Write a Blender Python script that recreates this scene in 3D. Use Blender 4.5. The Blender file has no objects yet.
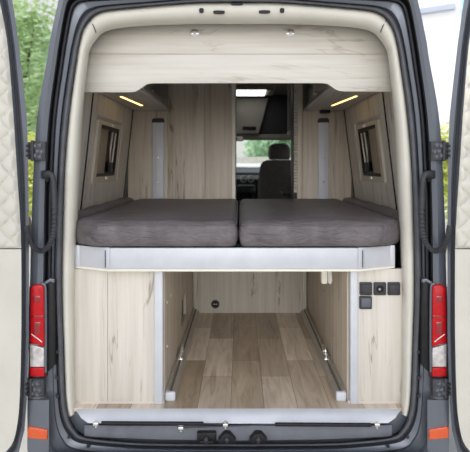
import bpy, bmesh, math, random
from mathutils import Vector, Matrix, noise
random.seed(7)
S = bpy.context.scene
COL = S.collection
F, CX, CY, D0, CZ = 517.0, 240.0, 165.0, 2.2, 1.05      # focal (px), vanishing point, camera distance and height
MIR = 476.4                                            # the van's rear is symmetric about this / 2


def at(px, py, Y):
    """metres for a point of the photograph that stands at depth Y inside the van"""
    D = Y + D0
    return Vector(((px - CX) * D / F, Y, CZ - (py - CY) * D / F))


# ------------------------------------------------------------------ materials
def mat(name, col, rough=.5, metal=0., **kw):
    m = bpy.data.materials.new(name); m.use_nodes = True
    b = m.node_tree.nodes['Principled BSDF']
    b.inputs['Base Color'].default_value = (*col, 1)
    b.inputs['Roughness'].default_value = rough
    b.inputs['Metallic'].default_value = metal
    for k, v in kw.items():
        b.inputs[k.replace('_', ' ')].default_value = v
    return m


def nt(m):
    return m.node_tree.nodes, m.node_tree.links, m.node_tree.nodes['Principled BSDF']


def coords(N, L, scale, rot=(0, 0, 0), src='Object'):
    tc = N.new('ShaderNodeTexCoord'); mp = N.new('ShaderNodeMapping')
    mp.inputs['Scale'].default_value = scale; mp.inputs['Rotation'].default_value = rot
    L.new(tc.outputs[src], mp.inputs['Vector']); return mp.outputs['Vector']


def noise_tex(N, L, vec, scale, detail=4, rough=.55, dist=0.):
    n = N.new('ShaderNodeTexNoise'); n.inputs['Scale'].default_value = scale
    n.inputs['Detail'].default_value = detail; n.inputs['Roughness'].default_value = rough
    n.inputs['Distortion'].default_value = dist
    L.new(vec, n.inputs['Vector']); return n.outputs['Fac']


def ramp(N, L, fac, stops):
    r = N.new('ShaderNodeValToRGB'); e = r.color_ramp.elements
    while len(e) < len(stops): e.new(.5)
    for k, (p, c) in enumerate(stops):
        e[k].position = p; e[k].color = (*c, 1)
    L.new(fac, r.inputs['Fac']); return r.outputs['Color']


def mix(N, L, fac, a, b, mode='MIX'):
    x = N.new('ShaderNodeMix'); x.data_type = 'RGBA'; x.blend_type = mode
    for s, v in ((0, fac), (6, a), (7, b)):
        if hasattr(v, 'is_output'): L.new(v, x.inputs[s])
        else: x.inputs[s].default_value = v if s == 0 else (*v, 1)
    return x.outputs[2]


def bump(N, L, B, h, strength=.2, dist=.01):
    b = N.new('ShaderNodeBump'); b.inputs['Strength'].default_value = strength
    b.inputs['Distance'].default_value = dist
    L.new(h, b.inputs['Height']); L.new(b.outputs['Normal'], B.inputs['Normal'])


def noisy(m, c1, c2, scale=6, bs=.1, fine=60):
    N, L, B = nt(m); v = coords(N, L, (1, 1, 1))
    L.new(ramp(N, L, noise_tex(N, L, v, scale), [(.3, c1), (.7, c2)]), B.inputs['Base Color'])
    if bs: bump(N, L, B, noise_tex(N, L, v, fine), bs, .004)
    return m


def wood(name, axis, base=(.66, .615, .55), dark=(.57, .52, .45), crack=(.22, .17, .13), rough=.45):
    """bleached oak laminate, grain along the axis"""
    m = mat(name, base, rough); N, L, B = nt(m)
    s1 = [22, 22, 22]; s1[axis] = .9
    s2 = [60, 60, 60]; s2[axis] = 2.2
    s3 = [3.4, 3.4, 3.4]; s3[axis] = .42
    a = noise_tex(N, L, coords(N, L, s1), 1, 6, .6, .4)
    f = noise_tex(N, L, coords(N, L, s2), 1, 3, .6, .2)
    k = noise_tex(N, L, coords(N, L, s3), 1, 5, .62, .9)
    c = ramp(N, L, a, [(.28, dark), (.5, base), (.72, tuple(min(1, q * 1.10) for q in base))])
    fine = ramp(N, L, f, [(.3, (.88, .865, .845)), (.6, (1, 1, 1))])
    c = mix(N, L, .8, c, fine, 'MULTIPLY')
    kr = ramp(N, L, k, [(.491, (0, 0, 0)), (.499, (1, 1, 1)), (.502, (1, 1, 1)), (.510, (0, 0, 0))])
    a2 = ramp(N, L, a, [(.43, (.8, .8, .8)), (.53, (0, 0, 0))])
    kk = mix(N, L, 1., kr, a2, 'MULTIPLY')
    sep = N.new('ShaderNodeRGBToBW'); L.new(kk, sep.inputs[0])
    c = mix(N, L, sep.outputs[0], c, crack)
    L.new(c, B.inputs['Base Color'])
    bump(N, L, B, f, .12, .002)
    return m


M = {}
M['wood_v'] = wood('bleached_oak_upright', 2)
M['wood_h'] = wood('bleached_oak_lengthwise', 0, (.665, .63, .575), (.595, .555, .50), (.42, .37, .31))
M['wood_y'] = wood('bleached_oak_deepwise', 1)
M['wood_shade'] = wood('shaded_oak_upright', 2, (.59, .515, .42), (.40, .335, .26), (.15, .11, .08))  # same oak, its colour darkened to stand in for interior shade
M['paint'] = mat('grey_metallic_paint', (.16, .165, .2), .36, .4, Coat_Weight=.6, Coat_Roughness=.12)
N, L, B = nt(M['paint'])
L.new(ramp(N, L, noise_tex(N, L, coords(N, L, (1, 1, 1)), 900, 1), [(.35, (.115, .127, .155)), (.65, (.165, .18, .212))]), B.inputs['Base Color'])
M['rubber'] = noisy(mat('black_rubber', (.03, .03, .033), .6), (.028, .028, .032), (.04, .04, .046), 30, .1)
M['seal'] = noisy(mat('grey_rubber_seal', (.07, .07, .08), .5), (.085, .087, .10), (.115, .118, .135), 20, .1)
M['black'] = noisy(mat('black_plastic', (.014, .014, .016), .45), (.012, .012, .014), (.02, .02, .022), 40, .1)
M['darkgrey'] = noisy(mat('dark_grey_plastic', (.05, .05, .056), .5), (.045, .045, .052), (.06, .06, .066), 40, .15)
M['step'] = noisy(mat('slate_plastic', (.11, .115, .14), .5), (.10, .105, .125), (.135, .14, .165), 14, .2)
M['cream'] = noisy(mat('cream_vinyl', (.74, .69, .58), .6), (.635, .605, .53), (.71, .68, .60), 5, .25, 220)
M['quilt'] = noisy(mat('ivory_leatherette', (.72, .69, .61), .55), (.57, .548, .485), (.63, .608, .54), 5, .25, 240)
M['greylin'] = noisy(mat('grey_cab_plastic', (.24, .23, .21), .7), (.36, .345, .32), (.41, .395, .365), 8, .2)
M['alu'] = noisy(mat('brushed_aluminium', (.72, .73, .78), .42, .18), (.56, .57, .61), (.62, .63, .67), 10, .0)
M['rail'] = noisy(mat('bare_aluminium_rail', (.55, .52, .48), .35, .35), (.44, .40, .35), (.53, .49, .43), 15, .0)
M['railw'] = noisy(mat('pale_anodised_rail', (.62, .635, .68), .45), (.60, .615, .66), (.65, .665, .71), 8, 0)
M['slot'] = noisy(mat('shaded_groove', (.16, .14, .12), .6), (.14, .12, .10), (.19, .165, .14), 30, 0)
M['chrome'] = noisy(mat('polished_metal', (.8, .8, .8), .18, 1.), (.75, .75, .75), (.85, .85, .85), 20, .0)
M['white'] = noisy(mat('white_plastic', (.8, .79, .76), .4), (.78, .77, .74), (.82, .81, .78), 10, .0)
M['lip'] = noisy(mat('pale_edge_band', (.82, .78, .68), .45), (.8, .76, .66), (.84, .8, .7), 10, .0)
M['ceil'] = noisy(mat('grey_headliner', (.34, .32, .29), .8), (.32, .30, .27), (.36, .34, .31), 10, .2, 200)
M['ledy'] = mat('warm_led', (1, .7, .3), .5)
nt(M['ledy'])[2].inputs['Emission Color'].default_value = (1, .66, .22, 1)
nt(M['ledy'])[2].inputs['Emission Strength'].default_value = 3.2
M['ledw'] = mat('white_lamp', (1, .96, .9), .5)
nt(M['ledw'])[2].inputs['Emission Color'].default_value = (1, .97, .9, 1)
nt(M['ledw'])[2].inputs['Emission Strength'].default_value = 1.6
M['red'] = mat('red_lens', (.55, .008, .012), .25, 0, Coat_Weight=.3, Coat_Roughness=.1)
noisy(M['red'], (.44, .004, .008), (.54, .008, .012), 60, 0)
nt(M['red'])[2].inputs['Specular IOR Level'].default_value = .2
M['redd'] = mat('deep_red_reflector', (.27, .004, .008), .15, 0, Coat_Weight=1.)
M['clear'] = noisy(mat('clear_lens', (.62, .58, .55), .14, .2, Coat_Weight=1.), (.45, .40, .38), (.75, .73, .72), 45, .3, 160)
M['amber'] = noisy(mat('amber_reflector', (.95, .17, .015), .25, 0, Coat_Weight=1.), (.66, .075, .006), (.74, .10, .01), 60, .2, 400)
# mattress: dark mauve grey leatherette
M['mattress'] = mat('mauve_grey_leatherette', (.09, .075, .078), .42)
N, L, B = nt(M['mattress']); v = coords(N, L, (1, 1, 1)); a = noise_tex(N, L, v, 7, 6, .6, .5)
L.new(ramp(N, L, a, [(.3, (.085, .072, .076)), (.7, (.185, .163, .170))]), B.inputs['Base Color'])
L.new(ramp(N, L, a, [(.3, (.36, .36, .36)), (.7, (.5, .5, .5))]), B.inputs['Roughness'])
bump(N, L, B, noise_tex(N, L, coords(N, L, (3, 9, 9)), 3.5, 5, .6, .6), .6, .03)
M['seat'] = noisy(mat('charcoal_fabric', (.05, .046, .045), .85), (.17, .155, .15), (.23, .21, .20), 20, .3, 300)
# floor vinyl: oak planks running into the van
M['floor'] = mat('oak_vinyl_planks', (.4, .3, .2), .42)
N, L, B = nt(M['floor'])
tc = N.new('ShaderNodeTexCoord'); mp = N.new('ShaderNodeMapping')
mp.inputs['Rotation'].default_value = (0, 0, math.pi / 2); mp.inputs['Location'].default_value = (.31, .035, 0)
L.new(tc.outputs['Object'], mp.inputs['Vector'])
br = N.new('ShaderNodeTexBrick'); br.inputs['Scale'].default_value = 1.; br.offset = .37; br.offset_frequency = 2
br.inputs['Brick Width'].default_value = .56; br.inputs['Row Height'].default_value = .145
br.inputs['Mortar Size'].default_value = .0011; br.inputs['Mortar Smooth'].default_value = .3
br.inputs['Color1'].default_value = (.37, .285, .195, 1); br.inputs['Color2'].default_value = (.78, .68, .56, 1)
br.inputs['Mortar'].default_value = (.13, .09, .06, 1); br.inputs['Bias'].default_value = .05
L.new(mp.outputs['Vector'], br.inputs['Vector'])
g1 = noise_tex(N, L, coords(N, L, (16, 1.6, 16)), 1.6, 7, .62, 1.2)
g2 = noise_tex(N, L, coords(N, L, (4, .9, 4)), 1.4, 4, .6, .8)
c = mix(N, L, .85, br.outputs['Color'], ramp(N, L, g1, [(.3, (.66, .61, .55)), (.5, (1, 1, 1)), (.72, (1.25, 1.22, 1.2))]), 'MULTIPLY')
c = mix(N, L, .6, c, ramp(N, L, g2, [(.3, (.78, .76, .74)), (.65, (1.2, 1.2, 1.2))]), 'MULTIPLY')
L.new(c, B.inputs['Base Color']); bump(N, L, B, g1, .1, .003)
# glass
def glass(name, tint, refl=.12, rough=.02):
    m = bpy.data.materials.new(name); m.use_nodes = True; N = m.node_tree.nodes; L = m.node_tree.links
    N.remove(N['Principled BSDF']); t = N.new('ShaderNodeBsdfTransparent'); t.inputs[0].default_value = (*tint, 1)
    g = N.new('ShaderNodeBsdfGlossy'); g.inputs['Roughness'].default_value = rough
    x = N.new('ShaderNodeMixShader'); x.inputs[0].default_value = refl
    L.new(t.outputs[0], x.inputs[1]); L.new(g.outputs[0], x.inputs[2]); L.new(x.outputs[0], N['Material Output'].inputs[0])
    return m
M['glass'] = glass('clear_glass', (.96, .98, .97), .04)
M['tint'] = glass('smoked_acrylic', (.88, .86, .83), .06)
M['frame'] = noisy(mat('light_window_plastic', (.62, .55, .45), .6), (.60, .53, .43), (.65, .58, .48), 8, 0)
M['blind'] = noisy(mat('beige_blind', (.42, .38, .32), .7), (.62, .57, .50), (.72, .67, .58), 12, 0)
M['ground'] = noisy(mat('pale_paving', (.42, .41, .39), .85), (.36, .35, .33), (.48, .47, .45), 1.2, .2, 20)
M['bark'] = noisy(mat('bark', (.12, .085, .06), .9), (.09, .065, .045), (.15, .11, .08), 8, .5, 30)
def leafmat(name, c1, c2):
    m = mat(name, c1, .6); N, L, B = nt(m)
    L.new(ramp(N, L, noise_tex(N, L, coords(N, L, (1, 1, 1)), 2.2, 3), [(.35, c1), (.65, c2)]), B.inputs['Base Color'])
    B.inputs['Subsurface Weight'].default_value = 0
    t = N.new('ShaderNodeBsdfTranslucent'); t.inputs[0].default_value = (*c2, 1)
    x = N.new('ShaderNodeMixShader'); x.inputs[0].default_value = .35
    out = N['Material Output']
    L.new(B.outputs[0], x.inputs[1]); L.new(t.outputs[0], x.inputs[2]); L.new(x.outputs[0], out.inputs[0])
    return m
M['leaf_a'] = leafmat('mid_green_leaves', (.30, .46, .20), (.52, .66, .36))
M['leaf_b'] = leafmat('yellow_green_leaves', (.42, .52, .10), (.66, .68, .22))
M['leaf_c'] = leafmat('deep_green_leaves', (.36, .58, .38), (.62, .78, .58))
M['bwall'] = noisy(mat('white_render', (.85, .85, .85), .8), (.82, .82, .83), (.88, .88, .88), 1, 0)
M['teal'] = noisy(mat('teal_cladding', (.05, .45, .55), .5), (.25, .62, .68), (.35, .7, .76), 2, 0)
M['gutter'] = noisy(mat('blue_grey_gutter', (.42, .46, .56), .5), (.40, .44, .54), (.45, .49, .6), 2, 0)
M['carw'] = noisy(mat('white_car_paint', (.8, .8, .8), .25, 0, Coat_Weight=1.), (.78, .78, .79), (.82, .82, .82), 3, 0)
M['carg'] = mat('dark_car_glass', (.02, .025, .03), .08)
M['stone'] = noisy(mat('pale_stone', (.6, .57, .52), .8), (.52, .49, .44), (.68, .65, .6), 5, .3, 20)


for k in ('black', 'rubber', 'seal', 'darkgrey'): nt(M[k])[2].inputs['Specular IOR Level'].default_value = .25
# ------------------------------------------------------------------ mesh builder
class MB:
    def __init__(s): s.bm = bmesh.new()

    def face(s, pts):
        try: return s.bm.faces.new([s.bm.verts.new(p) for p in pts])
        except ValueError: return None

    def box(s, x0, x1, y0, y1, z0, z1, bev=0., seg=2):
        r = bmesh.ops.create_cube(s.bm, size=1.)
        for v in r['verts']:
            v.co = Vector(((x0 + x1) / 2 + v.co.x * (x1 - x0), (y0 + y1) / 2 + v.co.y * (y1 - y0), (z0 + z1) / 2 + v.co.z * (z1 - z0)))
        if bev:
            ed = list({e for v in r['verts'] for e in v.link_edges})
            bmesh.ops.bevel(s.bm, geom=ed, offset=bev, segments=seg, profile=.5, affect='EDGES')
        return s

    def prism(s, pts, vec, bev=0., seg=2):
        vec = Vector(vec)
        a = [s.bm.verts.new(p) for p in pts]; b = [s.bm.verts.new(Vector(p) + vec) for p in pts]
        fs = [s.bm.faces.new(a), s.bm.faces.new(b[::-1])]; n = len(a)
        for i in range(n): fs.append(s.bm.faces.new((a[i], b[i], b[(i + 1) % n], a[(i + 1) % n])))
        if bev:
            bmesh.ops.recalc_face_normals(s.bm, faces=fs)
            ed = list(set(fs[0].edges) | set(fs[1].edges))
            bmesh.ops.bevel(s.bm, geom=ed, offset=bev, segments=seg, profile=.5, affect='EDGES')
        return s

    def loft(s, loops, closed=True, caps=False):
        vs = [[s.bm.verts.new(p) for p in l] for l in loops]; n = len(vs[0])
        for a, b in zip(vs, vs[1:]):
            for i in range(n if closed else n - 1):
                j = (i + 1) % n
                s.bm.faces.new((a[i], a[j], b[j], b[i]))
        if caps:
            s.bm.faces.new(vs[0][::-1]); s.bm.faces.new(vs[-1])
        return s

    def tube(s, pts, r, seg=10, closed=False, rad=None):
        pts = [Vector(p) for p in pts]; n = len(pts); loops = []; up = None
        for i, p in enumerate(pts):
            q0 = pts[(i - 1) % n] if closed or i else p; q1 = pts[(i + 1) % n] if closed or i < n - 1 else p
            t = (q1 - q0).normalized()
            if up is None: up = t.orthogonal().normalized()
            up = (up - t * up.dot(t)).normalized(); sd = t.cross(up)
            rr = rad(i) if rad else r
            loops.append([p + (up * math.cos(2 * math.pi * k / seg) + sd * math.sin(2 * math.pi * k / seg)) * rr for k in range(seg)])
        if closed: loops.append(loops[0])
        s.loft(loops, True, not closed); return s

    def cyl(s, p0, p1, r, seg=16): return s.tube([p0, p1], r, seg)

    def blob(s, c, rx, ry, rz, seg=20):
        r = bmesh.ops.create_uvsphere(s.bm, u_segments=seg, v_segments=seg // 2, radius=1)
        for v in r['verts']: v.co = Vector((c[0] + v.co.x * rx, c[1] + v.co.y * ry, c[2] + v.co.z * rz))
        return s

    def build(s, name, m, parent=None, smooth=True, angle=40, keep=False):
        bm = s.bm
        bmesh.ops.remove_doubles(bm, verts=bm.verts, dist=1e-6)
        if not keep: bmesh.ops.recalc_face_normals(bm, faces=bm.faces)
        root = parent
        while root is not None and root.parent: root = root.parent
        me = bpy.data.meshes.new(name)
        if root is not None and root.type == 'EMPTY':
            for v in bm.verts: v.co -= root.location
            o = bpy.data.objects.new(name, me)
        elif root is not None:
            for v in bm.verts: v.co -= root.location
            o = bpy.data.objects.new(name, me)
        else:
            xs = [v.co.x for v in bm.verts]; ys = [v.co.y for v in bm.verts]; zs = [v.co.z for v in bm.verts]
            c = Vector(((min(xs) + max(xs)) / 2, (min(ys) + max(ys)) / 2, min(zs)))
            for v in bm.verts: v.co -= c
            o = bpy.data.objects.new(name, me); o.location = c
        bm.to_mesh(me); bm.free()
        if smooth:
            for p in me.polygons: p.use_smooth = True
            me.set_sharp_from_angle(angle=math.radians(angle))
        me.materials.append(m if not isinstance(m, str) else M[m])
        COL.objects.link(o)
        if parent is not None: o.parent = parent
        return o


def tag(o, label=None, cat=None, group=None, kind=None):
    if label: o['label'] = label
    if cat: o['category'] = cat
    if group: o['group'] = group
    if kind: o['kind'] = kind
    return o


def thing(name, label, cat, loc, group=None):
    o = bpy.data.objects.new(name, None); COL.objects.link(o); o.location = loc; o.empty_display_size = .1
    return tag(o, label, cat, group)


def struct(o, label=None): return tag(o, label, None, None, 'structure')


def spline(pts, n=8):
    """Catmull-Rom through the points"""
    P = [Vector(p) for p in pts]; out = []
    for i in range(len(P) - 1):
        a = P[max(i - 1, 0)]; b = P[i]; c = P[i + 1]; d = P[min(i + 2, len(P) - 1)]
        for k in range(n):
            t = k / n
            out.append(.5 * ((2 * b) + (c - a) * t + (2 * a - 5 * b + 4 * c - d) * t * t + (3 * b - a - 3 * c + d) * t ** 3))
    out.append(P[-1]); return out


def full(half):
    """closed outline from its left half (top middle to bottom middle)"""
    return half + [(MIR - x, y) for x, y in half[-2:0:-1]]


def mirx(px): return MIR - px


# ------------------------------------------------------------------ outlines of the rear opening (left half)
S_in = [(238.2, 2), (196, 2.5), (150, 6), (110, 10), (98, 13), (90, 19), (83, 30), (79, 45), (76.5, 60), (69, 115), (64, 180), (62, 280), (63.5, 343), (65.5, 397), (69, 417), (76, 430), (86, 436.5), (124, 441), (160, 442.5), (238.2, 443)]
S_out = [(238.2, -1), (196, -.8), (150, 2.8), (110, 6), (95, 9), (85, 15.5), (78, 28), (73.5, 44), (70.5, 60), (62.5, 115), (58, 180), (54.5, 280), (56.5, 343), (59, 397), (62.5, 419), (70, 433), (82, 441), (122, 445.5), (160, 447), (238.2, 447.5)]
JB = [(238.2, -5), (196, -4.8), (150, -2), (110, 0), (86, 1.5), (77, 5), (72, 14), (67, 40), (64, 60), (56.5, 115), (53, 180), (51.5, 280), (52, 343), (53.5, 397), (56, 424), (62, 440), (75, 450), (120, 455), (160, 457), (238.2, 457)]
CH = [(238.2, -10), (196, -9.8), (150, -8), (110, -6), (82, -4.5), (70, 0), (65.5, 12), (60.5, 40), (57.5, 60), (50.5, 115), (46.5, 180), (45, 280), (45.5, 343), (46.5, 397), (48, 430), (54, 448), (70, 460), (120, 466), (160, 467), (238.2, 467)]
EX = [(238.2, -27), (196, -27), (150, -25), (110, -22), (80, -18), (63, -10), (57.5, 5), (50, 40), (47, 60), (37.5, 115), (33, 180), (30, 280), (29, 343), (27.5, 397), (27.5, 430), (28, 455), (36, 478), (120, 485), (160, 486), (238.2, 486)]
TR = [(238.2, 24), (196, 24), (150, 25.5), (125, 27.5), (112, 29.5), (103, 33), (97, 39), (91, 48), (88, 60), (82.5, 115), (79.5, 180), (75, 280), (75, 343), (75.5, 397), (76.5, 413)]


def loop3(half, Y, n=4):
    """smooth 3-D outline"""
    pts = spline([Vector((x, y, 0)) for x, y in half], n)
    return [at(p.x, p.y, Y) for p in [Vector(q) for q in full([(p.x, p.y) for p in pts]) and [(a, b, 0) for a, b in full([(p.x, p.y) for p in pts])]]]


def lerp2(A, Bq, t): return [(a[0] + (b[0] - a[0]) * t, a[1] + (b[1] - a[1]) * t) for a, b in zip(A, Bq)]


# ------------------------------------------------------------------ camper van
van = thing('camper_van', 'grey camper van seen from behind with both rear doors swung wide open', 'van', (0, 2.2, -.65))
ex = loop3(EX, -.055)
def grow(l, Y, k, kz=1.02):
    c = Vector((-.008, 0, .78)); return [Vector((c.x + (p.x - c.x) * k, Y, c.z + (p.z - c.z) * kz)) for p in l]
m = MB(); m.loft([ex, grow(ex, -.02, 1.010, 1.003), grow(ex, .25, 1.05, 1.02), grow(ex, 1.0, 1.10, 1.04), grow(ex, 3.6, 1.10, 1.04)]); m.build('body_shell', 'paint', van, keep=False)
m = MB(); m.loft([loop3(CH, -.02), loop3(lerp2(CH, EX, .12), -.05), loop3(lerp2(CH, EX, .5), -.062), ex]); m.build('rear_pillar_frame', 'paint', van)
def span(half, Y, i0, i1, n=4):
    p = spline([Vector((x, y, 0)) for x, y in half], n)[i0 * n:i1 * n + 1]
    a = [(q.x, q.y) for q in p]; b = [(MIR - x, y) for x, y in a]
    return [at(x, y, Y) for x, y in (b[:0:-1] + a if i0 == 0 else a + b[-2::-1])]
CM, CJ = lerp2(JB, CH, .5), lerp2(JB, CH, .35)
m = MB(); m.loft([span(JB, -.012, 0, 12), span(CM, .004, 0, 12), span(CH, -.018, 0, 12)], False); m.build('drip_channel', 'black', van)
m = MB(); m.loft([span(JB, -.012, 12, 19), span(CM, -.014, 12, 19), span(CH, -.018, 12, 19)], False); m.build('lower_valance', 'paint', van)
m = MB(); m.tube(span(CJ, -.016, 0, 12), .006, 8); m.build('channel_seal', 'rubber', van)
m = MB(); m.loft([loop3(S_out, .012), loop3(lerp2(S_out, JB, .25), -.006), loop3(lerp2(S_out, JB, .85), -.014), loop3(JB, -.010)]); m.build('door_jamb', 'paint', van)
m = MB(); m.loft([loop3(S_in, .03), loop3(lerp2(S_in, S_out, .1), .0), loop3(lerp2(S_in, S_out, .35), -.014), loop3(lerp2(S_in, S_out, .7), -.016), loop3(lerp2(S_in, S_out, .95), -.002), loop3(S_out, .014)]); m.build('door_seal', 'seal', van)
# inner sill panel under the doorway
low = [at(x, y, .028) for x, y in [(75.5, 411)] + S_in[14:]] + [at(MIR - x, y, .028) for x, y in S_in[14:-1][::-1] + [(75.5, 411)]]
low += [at(MIR - x, y, .028) for x, y in ((77.5, 413), (81, 418.5), (88, 423), (120, 423.4))] + [at(x, y, .028) for x, y in ((120, 423.4), (88, 423), (81, 418.5), (77.5, 413))]
m = MB(); m.prism(low, (0, .02, 0)); m.build('sill_panel', 'paint', van)
# plastic step below the threshold
m = MB(); rows = []
for px, y0, y1, Y0, Y1 in ((84.5, 424, 435.5, .012, -.016), (92, 424.5, 436.5, .012, -.016), (120, 425, 438, .012, -.018), (160, 425, 439.5, .012, -.02), (238.2, 425, 440.5, .012, -.02)):
    rows.append([at(px, y0, Y0), at(px, y0 + .8, Y0 - .03), at(px, (y0 + y1) / 2, -.03), at(px, y1, Y1 - .014), at(px, y1 + 1, Y1 + .02)])
rr = rows + [[Vector((-2 * .0077 - p.x, p.y, p.z)) for p in r] for r in rows[-2::-1]]
m.loft(rr, False); m.build('sill_step', 'step', van)
# bumper
m = MB()
prof = [(-.055, 452), (-.10, 453.5), (-.13, 458), (-.13, 486), (-.10, 500), (.05, 505)]
rows = []
for px in (40, 55, 75, 110, 170, 238.2, 306, 366, 401, 421, 436):
    e = min(px, MIR - px); dy = 3.5 if e < 60 else 0
    rows.append([at(px, y + dy, Y + (0.03 if e < 50 else 0)) for Y, y in prof])
m.loft(rows, False); m.build('rear_bumper', 'darkgrey', van)
# black bolts around the doorway's lower corners
for px, py in ((69, 437), (88, 446), (57.5, 352), (57.5, 378), (57.5, 396), (407.5, 437), (388, 446), (418.5, 352), (418.5, 378), (418.5, 396)):
    m = MB(); m.cyl(at(px, py, -.004), at(px, py, -.02), .0075, 10); b = m.build('bolt', 'black', van)

# latches on the bumper step
for k, (x0, x1) in enumerate(((197, 216), (218.5, 235.5), (249.5, 267))):
    m = MB(); a = at(x0, 443.5, -.05); b = at(x1, 432.5, -.05); zc = (a.z + b.z) / 2
    if k == 0:
        m.box(a.x, b.x, -.055, -.03, a.z, b.z, .004)
        m.box(a.x + .012, b.x - .012, -.066, -.05, a.z + .006, a.z + .018, .003)
    else:
        m.prism([Vector((a.x, -.064, a.z + .006)), Vector((b.x, -.064, a.z + .006)), Vector((b.x, -.064, a.z + .02)), Vector((b.x - .02, -.064, b.z - .004)), Vector((b.x - .028, -.064, b.z)), Vector((a.x + .028, -.064, b.z)), Vector((a.x + .02, -.064, b.z - .004)), Vector((a.x, -.064, a.z + .02))], (0, .035, 0), .002)
    lt = m.build('door_latch', 'black', van)
    m = MB(); xc = (a.x + b.x) / 2
    m.cyl((xc - .008, -.072, zc + .004), (xc + .008, -.072, zc + .004), .005, 8); m.box(xc - .004, xc + .004, -.074, -.055, zc - .012, zc + .014, .001)
    m.build('latch_claw', 'darkgrey', lt)

# door check struts lying along the sill
def strut(c0, c1, rod, joint, endj):
    m = MB(); m.cyl(at(*c0, -.055), at(*c1, -.055), .0078, 14); s = m.build('check_strut', 'black', van)
    m = MB(); m.cyl(at(*c1, -.055), at(*rod, -.055), .0032, 10); m.build('strut_rod', 'darkgrey', s)
    for q in (joint, endj):
        p = at(*q, -.055); m = MB(); m.box(p.x - .011, p.x + .011, -.065, -.045, p.z - .007, p.z + .007, .003); m.cyl(p + Vector((0, 0, -.016)), p + Vector((0, 0, .013)), .004, 8)
        m.build('strut_joint', 'chrome', s)
strut((101.5, 423), (203.5, 423.6), (223, 424), (96, 423.6), (225.5, 424.5))
strut((371, 424.8), (275, 424.3), (184, 427.5), (377, 424.6), (181, 427.7))

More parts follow.
